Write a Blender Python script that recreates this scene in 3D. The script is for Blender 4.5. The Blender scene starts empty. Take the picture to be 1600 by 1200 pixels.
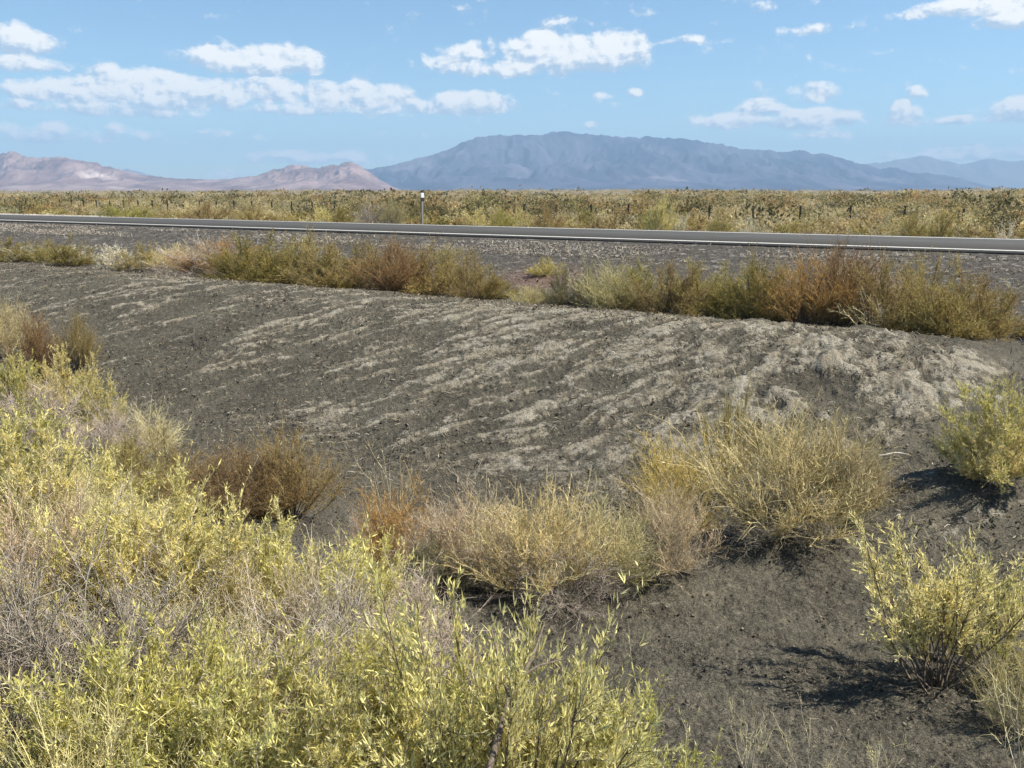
import bpy, math, random
import numpy as np

# ------------------------------------------------------------------ camera, light, sky
SC = bpy.context.scene
COL = SC.collection
EYE = 1.44                       # metres above the road surface
FPX = 1400.0                     # focal length in pixels of the 1600 px wide photograph
PITCH = math.radians(12.1)
R = math.radians

cam_d = bpy.data.cameras.new('camera')
cam_d.sensor_width = 36.0
cam_d.lens = 36.0 * FPX / 1600.0
cam_d.clip_start = 0.05
cam_d.clip_end = 60000.0
cam = bpy.data.objects.new('camera', cam_d)
COL.objects.link(cam)
cam.location = (0, 0, EYE)
cam.rotation_euler = (math.pi / 2 - PITCH, 0, 0)
SC.camera = cam

SUN_EL, SUN_AZ = R(48), R(91)    # azimuth clockwise from +y (view direction): the sun stands at the right
sun_d = bpy.data.lights.new('sun', 'SUN')
sun_d.energy = 5.0
sun_d.angle = R(0.5)
sun_d.color = (1.0, 0.935, 0.80)
sun = bpy.data.objects.new('sun', sun_d)
COL.objects.link(sun)
sun.location = (40, 5, 60)
sun.rotation_euler = (math.pi / 2 - SUN_EL, 0, math.pi - SUN_AZ)

SC.view_settings.view_transform = 'Standard'
SC.view_settings.look = 'None'
SC.view_settings.exposure = 0.83
SC.view_settings.gamma = 1.0
SC.cycles.max_bounces = 6
SC.cycles.diffuse_bounces = 3
SC.cycles.transmission_bounces = 4
SC.cycles.volume_bounces = 0


def ray(px, py):
    cx, cy = (px - 800.0) / FPX, -(py - 600.0) / FPX
    return np.array([cx, math.cos(PITCH) + cy * math.sin(PITCH), -math.sin(PITCH) + cy * math.cos(PITCH)])


def azel(px, py):
    d = ray(px, py)
    return math.atan2(d[0], d[1]), math.atan2(d[2], math.hypot(d[0], d[1]))


class Nodes:
    """small helper to write node graphs as expressions"""
    def __init__(self, tree):
        self.t = tree

    def new(self, kind, **kw):
        n = self.t.nodes.new(kind)
        for k, v in kw.items():
            setattr(n, k, v)
        return n

    def put(self, sock, v):
        if isinstance(v, bpy.types.NodeSocket):
            self.t.links.new(v, sock)
        elif v is not None:
            sock.default_value = v

    def m(self, op, a, b=None, c=None, clamp=False):
        n = self.new('ShaderNodeMath', operation=op, use_clamp=clamp)
        self.put(n.inputs[0], a)
        if b is not None:
            self.put(n.inputs[1], b)
        if c is not None:
            self.put(n.inputs[2], c)
        return n.outputs[0]

    def step(self, x, lo, hi, a=0.0, b=1.0):
        n = self.new('ShaderNodeMapRange', interpolation_type='SMOOTHSTEP')
        for i, v in enumerate((x, lo, hi, a, b)):
            self.put(n.inputs[i], v)
        return n.outputs[0]

    def mix(self, f, a, b, mode='MIX'):
        n = self.new('ShaderNodeMix', data_type='RGBA', blend_type=mode)
        self.put(n.inputs[0], f)
        for s, v in ((6, a), (7, b)):
            self.put(n.inputs[s], (*v, 1.0) if isinstance(v, tuple) and len(v) == 3 else v)
        return n.outputs[2]

    def noise(self, vec, scale, detail=4.0, rough=0.55, dist=0.0):
        n = self.new('ShaderNodeTexNoise')
        self.put(n.inputs['Vector'], vec)
        n.inputs['Scale'].default_value = scale
        n.inputs['Detail'].default_value = detail
        n.inputs['Roughness'].default_value = rough
        n.inputs['Distortion'].default_value = dist
        return n.outputs[0]

    def xyz(self, x, y, z=0.0):
        n = self.new('ShaderNodeCombineXYZ')
        for i, v in enumerate((x, y, z)):
            self.put(n.inputs[i], v)
        return n.outputs[0]


# clouds: centre and half size measured in the photograph, turned into azimuth and elevation on the sky
CLOUDS = [  # px, py, half width, half height, strength
    (402, 92, 110, 27, 1.0), (330, 92, 40, 14, .75), (30, 62, 62, 26, .9), (30, 98, 75, 14, .75),
    (110, 140, 95, 22, .8), (235, 128, 85, 26, 1.0), (300, 148, 110, 30, .9), (430, 142, 130, 22, .85),
    (540, 150, 100, 26, .95), (610, 150, 45, 24, .9), (728, 162, 78, 22, .95), (660, 166, 70, 14, .7),
    (190, 170, 120, 16, .55), (480, 170, 150, 14, .5), (20, 165, 60, 12, .45),
    (110, 208, 150, 18, .42), (350, 208, 24, 10, .5),
    (905, 84, 125, 38, 1.0), (960, 72, 60, 30, .95), (860, 72, 75, 26, .9), (775, 108, 95, 14, .72), (745, 78, 60, 16, .45), (710, 98, 50, 18, .48),
    (1265, 145, 42, 19, .85), (1150, 188, 65, 16, .85), (1188, 168, 38, 16, .7), (1268, 186, 70, 20, .9),
    (1290, 208, 50, 12, .6), (1405, 180, 38, 22, .85), (1398, 168, 22, 14, .8), (1485, 187, 38, 9, .55), (1432, 146, 16, 11, .5),
    (1585, 172, 52, 24, .9), (1525, 10, 95, 17, .9), (1585, 28, 50, 18, .75), (1245, 46, 45, 9, .34),
    (1085, 62, 50, 8, .3), (990, 144, 20, 9, .6), (955, 149, 18, 7, .5), (928, 196, 14, 10, .5),
    (450, 246, 70, 14, .48), (560, 246, 50, 14, .5), (355, 271, 26, 9, .5), (1520, 240, 120, 12, .4), (900, 40, 50, 14, .3),
]


def build_world():
    w = bpy.data.worlds.new('World')
    SC.world = w
    w.use_nodes = True
    nt = w.node_tree
    nt.nodes.clear()
    N = Nodes(nt)
    sky = N.new('ShaderNodeTexSky', sky_type='NISHITA', sun_disc=False)
    sky.sun_elevation = SUN_EL
    sky.sun_rotation = SUN_AZ
    sky.altitude = 1200
    sky.air_density = 1.0
    sky.dust_density = 0.4
    sky.ozone_density = 2.0
    bg = N.new('ShaderNodeBackground')
    skyc = N.mix(1.0, sky.outputs[0], (0.88, 1.02, 1.03), 'MULTIPLY')
    N.put(bg.inputs[0], skyc)
    bg.inputs[1].default_value = 0.084

    tc = N.new('ShaderNodeTexCoord')
    sep = N.new('ShaderNodeSeparateXYZ')
    N.put(sep.inputs[0], tc.outputs['Generated'])
    az = N.m('ARCTAN2', sep.outputs[0], sep.outputs[1])
    el = N.m('ARCSINE', sep.outputs[2])
    n1 = N.noise(N.xyz(az, N.m('MULTIPLY', el, 1.35), 0.3), 34.0, 10.0, 0.62, 0.2)
    n2 = N.noise(N.xyz(N.m('ADD', az, 0.005), N.m('MULTIPLY', N.m('ADD', el, 0.006), 1.35), 0.3), 34.0, 10.0, 0.62, 0.2)
    wob = N.m('MULTIPLY', N.m('SUBTRACT', N.noise(N.xyz(az, el, 4.1), 14.0, 3.0), 0.5), 0.05)
    azw = N.m('ADD', az, wob)
    best, sw, sv = None, None, None
    for px, py, hw, hh, s in CLOUDS:
        a0, e0 = azel(px, py)
        wd, ht = 1.02 * hw / FPX, 1.08 * hh / FPX
        dx = N.m('MULTIPLY', N.m('SUBTRACT', azw, a0), 1 / wd)
        dy = N.m('MULTIPLY', N.m('SUBTRACT', el, e0 - 0.2 * ht), 1 / ht)
        dyf = N.m('MAXIMUM', dy, N.m('MULTIPLY', dy, -1.7))
        q = N.m('SUBTRACT', 1.0, N.m('ADD', N.m('MULTIPLY', dx, dx), N.m('MULTIPLY', dyf, dyf)))
        q = N.m('MULTIPLY', N.m('MAXIMUM', q, -1.0), s)
        qp = N.m('MAXIMUM', q, 0.0)
        qv = N.m('MULTIPLY', qp, dy)
        best = q if best is None else N.m('MAXIMUM', best, q)
        sw = qp if sw is None else N.m('ADD', sw, qp)
        sv = qv if sv is None else N.m('ADD', sv, qv)
    low = N.m('MULTIPLY', N.m('SUBTRACT', n1, 0.5), 2.9)
    dens = N.step(N.m('ADD', best, low), -0.08, 0.55)
    rel = N.m('DIVIDE', sv, N.m('ADD', sw, 0.02))
    lit = N.m('MULTIPLY', N.m('SUBTRACT', n1, n2), 4.0)
    lit = N.m('ADD', N.m('ADD', N.m('MULTIPLY', rel, 0.95), lit), N.m('MULTIPLY', best, 0.35))
    sh = N.step(lit, -0.35, 0.60)
    ccol = N.mix(sh, (0.31, 0.38, 0.46), (0.70, 0.685, 0.645))
    cbg = N.new('ShaderNodeBackground')
    N.put(cbg.inputs[0], ccol)
    cbg.inputs[1].default_value = 1.0
    ms = N.new('ShaderNodeMixShader')
    N.put(ms.inputs[0], N.m('MULTIPLY', dens, N.m('ADD', 0.80, N.m('MULTIPLY', sh, 0.17))))
    nt.links.new(bg.outputs[0], ms.inputs[1])
    nt.links.new(cbg.outputs[0], ms.inputs[2])
    out = N.new('ShaderNodeOutputWorld')
    nt.links.new(ms.outputs[0], out.inputs[0])


build_world()

# ------------------------------------------------------------------ helpers
rng = np.random.default_rng(7)
random.seed(7)


def tag(o, label=None, cat=None, group=None, kind=None):
    for k, v in (('label', label), ('category', cat), ('group', group), ('kind', kind)):
        if v:
            o[k] = v
    return o


def link(name, data, parent=None, mat=None):
    o = bpy.data.objects.new(name, data)
    COL.objects.link(o)
    if parent is not None:
        o.parent = parent
    if mat is not None and data is not None and not data.materials:
        data.materials.append(mat)
    return o


def build_mesh(name, verts, polys, attrs=None, smooth=False, vattrs=None):
    """polys: list of (n,k) index arrays; attrs: dict name -> list of per-face arrays in the same order"""
    me = bpy.data.meshes.new(name)
    verts = np.asarray(verts, np.float32)
    me.vertices.add(len(verts))
    me.vertices.foreach_set('co', verts.ravel())
    loops = np.concatenate([p.ravel() for p in polys]).astype(np.int32)
    tot = np.concatenate([np.full(len(p), p.shape[1], np.int32) for p in polys])
    start = np.concatenate([[0], np.cumsum(tot)[:-1]]).astype(np.int32)
    me.loops.add(len(loops))
    me.loops.foreach_set('vertex_index', loops)
    me.polygons.add(len(tot))
    me.polygons.foreach_set('loop_start', start)
    me.polygons.foreach_set('loop_total', tot)
    if smooth:
        me.polygons.foreach_set('use_smooth', np.ones(len(tot), bool))
    for k, v in (attrs or {}).items():
        arr = np.concatenate(v).astype(np.float32)
        if arr.ndim == 2:
            a = me.attributes.new(k, 'FLOAT_COLOR', 'FACE')
            a.data.foreach_set('color', np.hstack([arr, np.ones((len(arr), 1), np.float32)]).ravel())
        else:
            a = me.attributes.new(k, 'FLOAT', 'FACE')
            a.data.foreach_set('value', arr)
    for k, v in (vattrs or {}).items():
        a = me.attributes.new(k, 'FLOAT', 'POINT')
        a.data.foreach_set('value', np.asarray(v, np.float32).ravel())
    me.update(calc_edges=True)
    return me


_perm = np.random.default_rng(3).random((256, 256)).astype(np.float64)


def vnoise(x, y):
    xi, yi = np.floor(x).astype(np.int64), np.floor(y).astype(np.int64)
    fx, fy = x - xi, y - yi
    fx = fx * fx * fx * (fx * (fx * 6 - 15) + 10)
    fy = fy * fy * fy * (fy * (fy * 6 - 15) + 10)
    a = _perm[xi & 255, yi & 255]
    b = _perm[(xi + 1) & 255, yi & 255]
    c = _perm[xi & 255, (yi + 1) & 255]
    d = _perm[(xi + 1) & 255, (yi + 1) & 255]
    return (a * (1 - fx) + b * fx) * (1 - fy) + (c * (1 - fx) + d * fx) * fy


def fbm(x, y, octv=4, gain=0.5):
    s, a, t = 0.0, 1.0, 0.0
    for i in range(octv):
        s = s + a * vnoise(x * 2 ** i + 17.3 * i, y * 2 ** i + 9.1 * i)
        t += a
        a *= gain
    return s / t


def sstep(x, a, b):
    t = np.clip((x - a) / (b - a), 0, 1)
    return t * t * (3 - 2 * t)


# ------------------------------------------------------------------ terrain shape
# u runs along the road and the ditch bank (to the left and away), v runs across them (away from the camera)
UX, UY, VX, VY = -0.842, 0.539, 0.539, 0.842


def uv(x, y):
    return UX * x + UY * y, VX * x + VY * y


def xy(u, v):
    return UX * u + VX * v, UY * u + VY * v


_kv = np.arange(-60, 140, 0.1)
_tail_v = [12.7, 13.5, 15, 18, 21, 24, 24.8, 32.4, 33.6, 37, 140]
_tail_z = [-.38, -.52, -.76, -.70, -.42, -.10, -.03, -.03, -.25, -.45, -.45]


def _prof(vs, zs):
    z = np.interp(_kv, vs + _tail_v, zs + _tail_z)
    k = np.exp(-0.5 * (np.arange(-12, 13) / 4.5) ** 2)
    return np.convolve(np.pad(z, 12, mode='edge'), k / k.sum(), mode='valid')


P_L = _prof([-60, -6, 0, 3, 5, 6.4, 7.4, 9, 11, 12], [.2, -.05, -.2, -.80, -1.32, -1.66, -1.62, -1.2, -.62, -.41])
P_R = _prof([-60, -6, 0, 3, 5, 7.2, 8.6, 9.6, 11, 12], [.2, -.05, -.2, -.76, -1.04, -1.24, -1.28, -1.18, -1.0, -.90])
P_R = np.where(_kv > 12, np.minimum(P_R, np.interp(_kv, [12, 14, 15, 15.5], [-.90, -.82, -.76, 9])), P_R)


def ground(x, y):
    x = np.asarray(x, float)
    y = np.asarray(y, float)
    u, v = uv(x, y)
    b = sstep(u + .35 * (v - 11.0), 0.6, 2.9) * sstep(v, 8, 9.5) + sstep(u, 0.0, 4.5) * (1 - sstep(v, 8, 9.5))
    z = np.interp(v, _kv, P_L) * b + np.interp(v, _kv, P_R) * (1 - b)
    lip = v - (5.1 + (3.0 - u) * 1.36)          # lip of the near bank, rising to the right
    z = z + (.28 + .36 * sstep(u, 1.8, 0.2)) * (1 - sstep(u, 2.6, 4.0)) * sstep(u, -6, -1) * np.where(lip < 0, np.exp(-(lip / 1.3) ** 2), np.exp(-(lip / .36) ** 2))
    far = sstep(v, 45, 140)
    z = z + far * (fbm(u / 70 + 3, v / 60, 4) - 0.42) * (2.0 + 3.0 * sstep(v, 120, 300)) * (1 + sstep(v, 150, 900))
    z = z + sstep(v, 300, 1500) * 0.5
    # the small scoured hollow where the ditch meets the near bank
    hu, hv = u - 1.05, v - 8.0
    z = z - 0.20 * np.exp(-(hu / 0.42) ** 2 - ((hv - 0.05) / 0.13) ** 2)
    return z


def rib(u, v):
    """coordinate across the runnels: they slant along the bank and turn straight down at its right end"""
    return u + (-.22 + .85 * sstep(u, 1.0, 6.5)) * (v - 10.0) + 0.45 * (fbm(u * .9 + 5, v * .9, 4) - .5)


def pale_mask(u, v):
    """pale dried crust on the bank: streaks that run down the slope"""
    wu = rib(u, v)
    nose = sstep(u, 5.0, 2.6)
    n = .40 * fbm(wu * 2.6, v * 0.95 + 0.2 * wu, 5, .6) + .60 * fbm(wu * 6.6 + 9, v * 1.9 + .2 * wu, 5, .66)
    n = n * (1 - nose) + nose * (.55 * fbm(u * 1.9 + 3, v * 1.7 + 8, 5, .6) + .45 * fbm(wu * 5 + 9, v * 3.4, 5, .66))
    big = fbm(u * .28 + 11, v * .45 + 2, 3)
    bank = sstep(v, 6.8, 8.4) * (1 - sstep(v, 12.4, 13.4))
    bias = -0.062 + 0.05 * sstep(u, 14, 8) + 0.055 * np.exp(-((u - 7.0) / 3.2) ** 2) * sstep(v, 8.8, 10.4)
    bias = bias + 0.10 * np.exp(-((u - 3.2) / 1.9) ** 2)
    ue = u + .30 * (v - 11.0)
    bias = bias * sstep(ue, 0.9, 1.5) - 0.30 * (1 - sstep(ue, 0.9, 1.25))
    bias = bias + 0.30 * (big - .5)
    p = sstep(n + bias, 0.385, 0.57) * bank * (.55 + .45 * sstep(fbm(wu * 11, v * 8, 3), .34, .56))
    # a few long pale streaks on the near bank
    lp = v - (5.1 + (3.0 - u) * 1.36)
    n2 = fbm(u * .5 + 2, lp * 2.6 + 40, 5, .62)
    p = np.maximum(p, sstep(n2, 0.57, 0.74) * sstep(-lp, -.2, .3) * sstep(lp, -2.0, -1.2) * 0.6)
    return p


def at(px, py, h=0.0):
    d = ray(px, py)
    t = np.geomspace(0.8, 3000, 4000)
    X, Y, Z = d[0] * t, d[1] * t, EYE + d[2] * t
    g = ground(X, Y) + h
    k = int(np.argmax(Z < g))
    if k == 0:
        k = len(t) - 1
    return float(X[k]), float(Y[k]), float(ground(X[k], Y[k]))


# ------------------------------------------------------------------ materials
def new_mat(name):
    m = bpy.data.materials.new(name)
    m.use_nodes = True
    nt = m.node_tree
    nt.nodes.clear()
    N = Nodes(nt)
    out = N.new('ShaderNodeOutputMaterial')
    return m, N, out


def simple_mat(name, col, rough=0.7, var=0.15, scale=30.0, metal=0.0):
    m, N, out = new_mat(name)
    b = N.new('ShaderNodeBsdfPrincipled')
    tc = N.new('ShaderNodeTexCoord')
    n = N.noise(tc.outputs['Object'], scale, 5)
    c = N.mix(N.step(n, .3, .7), tuple(x * (1 - var) for x in col), tuple(min(1, x * (1 + var)) for x in col))
    N.put(b.inputs['Base Color'], c)
    b.inputs['Roughness'].default_value = rough
    b.inputs['Metallic'].default_value = metal
    N.t.links.new(b.outputs[0], out.inputs[0])
    return m


def ground_mat():
    m, N, out = new_mat('ground_soil')
    geo = N.new('ShaderNodeNewGeometry')
    pos = geo.outputs['Position']

    def attr(n):
        a = N.new('ShaderNodeAttribute', attribute_name=n)
        return a.outputs['Fac']
    pale, verge, plain, red = attr('pale'), attr('verge'), attr('plain'), attr('red')
    nA = N.noise(pos, 1.1, 5, .6)
    nB = N.noise(pos, 14.0, 6, .7)
    nC = N.noise(pos, 55.0, 4, .7)
    soil = N.mix(N.step(nA, .35, .65), (.063, .057, .045), (.110, .101, .078))
    soil = N.mix(N.step(nB, .50, .68), soil, (.165, .147, .112))
    soil = N.mix(N.step(nC, .56, .70), soil, (.24, .215, .165))
    soil = N.mix(N.step(nC, .46, .34), soil, (.028, .026, .024))
    nD = N.noise(pos, 150.0, 3, .7)
    soil = N.mix(N.step(nD, .54, .66), soil, (.21, .185, .14))
    soil = N.mix(N.step(nD, .45, .36), soil, (.030, .027, .023))
    crust = N.mix(N.step(N.noise(pos, 3.0, 4), .35, .65), (.31, .265, .195), (.41, .375, .305))
    crust = N.mix(N.step(nC, .5, .36), crust, (.10, .09, .07))
    pf = N.m('ADD', pale, N.m('MULTIPLY', N.m('SUBTRACT', N.noise(pos, 9.0, 9, .8), .5), 3.6))
    col = N.mix(N.m('MULTIPLY', N.step(pf, .30, 1.05), .9), soil, crust)
    grav = N.mix(N.step(N.noise(pos, 22.0, 6, .75), .42, .62), (.048, .043, .038), (.13, .117, .10))
    grav = N.mix(N.step(N.noise(pos, 4.0, 5, .7), .53, .68), grav, (.30, .275, .24))
    col = N.mix(verge, col, grav)
    col = N.mix(N.m('MULTIPLY', red, N.step(nB, .35, .6)), col, (.21, .125, .095))
    dry = N.mix(N.step(N.noise(pos, .35, 5, .6), .4, .6), (.16, .13, .08), (.26, .22, .155))
    col = N.mix(plain, col, dry)
    b = N.new('ShaderNodeBsdfPrincipled')
    N.put(b.inputs['Base Color'], col)
    b.inputs['Roughness'].default_value = 0.95
    b.inputs['Specular IOR Level'].default_value = 0.15
    bump = N.new('ShaderNodeBump')
    bump.inputs['Strength'].default_value = 0.9
    bump.inputs['Distance'].default_value = 0.03
    N.put(bump.inputs['Height'], N.m('ADD', N.m('MULTIPLY', nB, 1.0), N.m('MULTIPLY', nC, .7)))
    bump.inputs['Strength'].default_value = 1.0
    N.t.links.new(bump.outputs[0], b.inputs['Normal'])
    N.t.links.new(b.outputs[0], out.inputs[0])
    return m


def leaf_mat(name, straw=(.74, .66, .40), strawf=.36, transl=.34):
    """foliage: the plant's own colour (object colour) with lighter, darker and dried leaves"""
    m, N, out = new_mat(name)
    oi = N.new('ShaderNodeObjectInfo')
    t1 = N.new('ShaderNodeAttribute', attribute_name='tint').outputs['Fac']
    t2 = N.new('ShaderNodeAttribute', attribute_name='tint2').outputs['Fac']
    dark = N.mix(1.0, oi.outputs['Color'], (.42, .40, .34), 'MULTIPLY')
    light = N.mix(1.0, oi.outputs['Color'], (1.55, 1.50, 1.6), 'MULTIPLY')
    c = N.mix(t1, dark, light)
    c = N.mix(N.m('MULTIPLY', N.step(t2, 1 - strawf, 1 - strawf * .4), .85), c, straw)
    d = N.new('ShaderNodeBsdfPrincipled')
    N.put(d.inputs['Base Color'], c)
    d.inputs['Roughness'].default_value = .65
    d.inputs['Specular IOR Level'].default_value = .25
    tr = N.new('ShaderNodeBsdfTranslucent')
    N.put(tr.inputs[0], c)
    ms = N.new('ShaderNodeMixShader')
    ms.inputs[0].default_value = transl
    N.t.links.new(d.outputs[0], ms.inputs[1])
    N.t.links.new(tr.outputs[0], ms.inputs[2])
    N.t.links.new(ms.outputs[0], out.inputs[0])
    return m


def facecol_mat(name, transl=.2):
    m, N, out = new_mat(name)
    c = N.new('ShaderNodeAttribute', attribute_name='col').outputs['Color']
    d = N.new('ShaderNodeBsdfDiffuse')
    N.put(d.inputs[0], c)
    tr = N.new('ShaderNodeBsdfTranslucent')
    N.put(tr.inputs[0], c)
    ms = N.new('ShaderNodeMixShader')
    ms.inputs[0].default_value = transl
    N.t.links.new(d.outputs[0], ms.inputs[1])
    N.t.links.new(tr.outputs[0], ms.inputs[2])
    N.t.links.new(ms.outputs[0], out.inputs[0])
    return m


def asphalt_mat():
    m, N, out = new_mat('asphalt')
    geo = N.new('ShaderNodeNewGeometry')
    n = N.noise(geo.outputs['Position'], 60.0, 4, .7)
    n2 = N.noise(geo.outputs['Position'], .6, 4, .6)
    c = N.mix(N.step(n, .35, .65), (.042, .039, .035), (.068, .063, .056))
    c = N.mix(N.m('MULTIPLY', N.step(n2, .5, .7), .3), c, (.10, .094, .085))
    dt = N.new('ShaderNodeVectorMath', operation='DOT_PRODUCT')
    N.put(dt.inputs[0], geo.outputs['Position'])
    dt.inputs[1].default_value = (VX, VY, 0)
    lane = N.m('SINE', N.m('MULTIPLY', N.m('SUBTRACT', dt.outputs['Value'], 26.2), 2 * math.pi / 1.75))
    c = N.mix(N.m('MULTIPLY', N.step(lane, .1, .9), .35), c, (.040, .037, .034))
    b = N.new('ShaderNodeBsdfPrincipled')
    N.put(b.inputs['Base Color'], c)
    b.inputs['Roughness'].default_value = .9
    N.t.links.new(b.outputs[0], out.inputs[0])
    return m


def paint_mat():
    m, N, out = new_mat('road_paint')
    geo = N.new('ShaderNodeNewGeometry')
    n = N.noise(geo.outputs['Position'], 9.0, 5, .7)
    c = N.mix(N.step(n, .52, .70), (.64, .62, .58), (.30, .285, .26))
    b = N.new('ShaderNodeBsdfPrincipled')
    N.put(b.inputs['Base Color'], c)
    b.inputs['Roughness'].default_value = .7
    N.t.links.new(b.outputs[0], out.inputs[0])
    return m


def rock_mat(name, a, b_, c_, scale):
    m, N, out = new_mat(name)
    geo = N.new('ShaderNodeNewGeometry')
    mp = N.new('ShaderNodeMapping')
    N.put(mp.inputs[0], geo.outputs['Position'])
    mp.inputs['Scale'].default_value = (1, .45, 1.6)
    n = N.noise(mp.outputs[0], scale, 8, .62, .4)
    n2 = N.noise(geo.outputs['Position'], scale * .35, 6, .6)
    c = N.mix(N.step(n, .38, .62), a, b_)
    c = N.mix(N.step(n2, .56, .72), c, c_)
    d = N.new('ShaderNodeBsdfDiffuse')
    N.put(d.inputs[0], c)
    N.t.links.new(d.outputs[0], out.inputs[0])
    return m


M_GROUND = ground_mat()
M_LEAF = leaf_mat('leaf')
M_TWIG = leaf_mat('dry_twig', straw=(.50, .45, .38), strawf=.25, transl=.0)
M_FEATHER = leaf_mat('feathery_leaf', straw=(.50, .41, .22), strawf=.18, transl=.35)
M_BARK = simple_mat('bark', (.15, .115, .085), .9, .4, 60)
M_PALEBARK = simple_mat('pale_bark', (.54, .48, .35), .9, .3, 60)
M_FAR = facecol_mat('far_shrub_leaf', .45)
M_LITTER = facecol_mat('dry_litter_straw', .1)
M_CLOD = facecol_mat('soil_clod', 0.0)
M_ROAD = asphalt_mat()
M_PAINT = paint_mat()
M_STEEL = simple_mat('galvanised_steel', (.27, .265, .25), .6, .25, 40, .3)
M_RUST = simple_mat('rusty_steel', (.060, .045, .036), .85, .35, 40)
M_WHITE = simple_mat('white_sheeting', (.82, .82, .82), .45, .04, 20)
M_BLACK = simple_mat('black_plastic', (.022, .022, .028), .6, .2, 20)
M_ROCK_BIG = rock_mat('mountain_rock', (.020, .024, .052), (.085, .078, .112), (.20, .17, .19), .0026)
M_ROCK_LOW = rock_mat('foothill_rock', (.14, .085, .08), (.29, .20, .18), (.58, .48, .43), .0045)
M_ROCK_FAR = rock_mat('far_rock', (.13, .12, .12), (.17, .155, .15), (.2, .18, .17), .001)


# ------------------------------------------------------------------ setting: ground, road, mountains, haze
def build_ground():
    front = np.linspace(-34, 34, 900)
    left = -34 - np.geomspace(0.2, 146, 70)[::-1]
    right = 34 + np.geomspace(0.2, 146, 70)[:-1]
    ang = np.radians(np.concatenate([left, front, right]))
    rad = np.concatenate([np.geomspace(.35, 1.9, 24)[:-1], np.geomspace(1.9, 26, 640)[:-1],
                          np.geomspace(26, 70, 110)[:-1], np.geomspace(70, 11500, 120)])
    A, Rr = np.meshgrid(ang, rad)
    X, Y = Rr * np.sin(A), Rr * np.cos(A)
    u, v = uv(X, Y)
    Z = ground(X, Y)
    p = pale_mask(u, v)
    near = 1 - sstep(Rr, 18, 30)
    road = sstep(v, 23.6, 24.8) * (1 - sstep(v, 32.4, 33.4))
    wu = rib(u, v)
    nose = sstep(u, 5.0, 2.6)
    lump = (1 - nose) * fbm(wu * 2.6, v * .95 + .2 * wu, 4, .55) + nose * fbm(u * 1.9 + 3, v * 1.7 + 8, 4, .55) - .5
    bank = sstep(v, 6.4, 8.0) * (1 - sstep(v, 13.5, 14.5)) * sstep(u, 0.2, 1.4)
    crumb = fbm(X * 7, Y * 7, 3, .6) - .5
    fine = .6 * (fbm(X * 24, Y * 24, 3, .6) - .5) + .55 * (fbm(X * 52, Y * 52, 2, .6) - .5)
    gen = fbm(X * 1.3, Y * 1.3, 3) - .5
    lump2 = (1 - nose) * fbm(wu * 6.6 + 9, v * 1.9 + .2 * wu, 4, .6) + nose * fbm(wu * 5 + 9, v * 3.4, 4, .6) - .5
    Z = Z + (1 - road) * (near * (bank * (lump * (.08 + .16 * nose) + lump2 * .075) + (.03 + .025 * (1 - sstep(Rr, 7, 10))) * crumb + .034 * fine + .08 * gen) + (1 - near) * .06 * crumb)
    Z = Z + p * near * .015
    verge = sstep(v, 14.2, 15.8) * (1 - sstep(v, 34.0, 36))
    plain = sstep(v, 34.0, 36.0)
    px, py, _ = at(850, 436)
    red = np.exp(-((X - px) / 1.1) ** 2 - ((Y - py) / 1.5) ** 2)
    V = np.stack([X, Y, Z], -1).reshape(-1, 3)
    nr, nc = len(rad), len(ang)
    i = np.arange(nr - 1)[:, None] * nc
    j = np.arange(nc)[None, :]
    jn = (j + 1) % nc
    q = np.stack([i + j, i + jn, i + nc + jn, i + nc + j], -1).reshape(-1, 4)[:, ::-1]
    V = np.vstack([V, [[0, 0, float(ground(0, 0))]]])
    c = len(V) - 1
    jj = np.arange(nc)
    tri = np.stack([jj, np.full(nc, c), (jj + 1) % nc], -1)[:, ::-1]
    ap = lambda a: np.append(a.ravel(), 0)
    me = build_mesh('ground', V, [q, tri], smooth=True,
                    vattrs={'pale': ap(p * (1 - sstep(Rr, 40, 60))), 'verge': ap(verge), 'plain': ap(plain), 'red': ap(red)})
    o = link('ground', me, None, M_GROUND)
    tag(o, kind='structure')


def strip(name, v0, v1, z, mat, u0=-400, u1=3000, wob=0.0, n=1200):
    us = np.concatenate([np.linspace(u0, 120, n), np.geomspace(121, u1, 80)]) if u1 > 121 else np.linspace(u0, u1, n)
    a = v0 + wob * (fbm(us * .9, us * 0 + v0, 4) - .5)
    b = v1 + wob * (fbm(us * .9 + 50, us * 0 + v1, 4) - .5)
    vs = []
    for vv, zz in ((a, z - .045 if wob else z), (a + .02, z), (b - .02, z), (b, z - .045 if wob else z)):
        x, y = xy(us, vv)
        vs.append(np.stack([x, y, np.full_like(x, 0) + zz], -1))
    V = np.concatenate(vs)
    m = len(us)
    k = np.arange(m - 1)
    q = np.concatenate([np.stack([k + s * m, k + 1 + s * m, k + 1 + (s + 1) * m, k + (s + 1) * m], -1) for s in range(3)])
    o = link(name, build_mesh(name, V, [q[:, ::-1]]), None, mat)
    tag(o, kind='structure')
    return o


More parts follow.
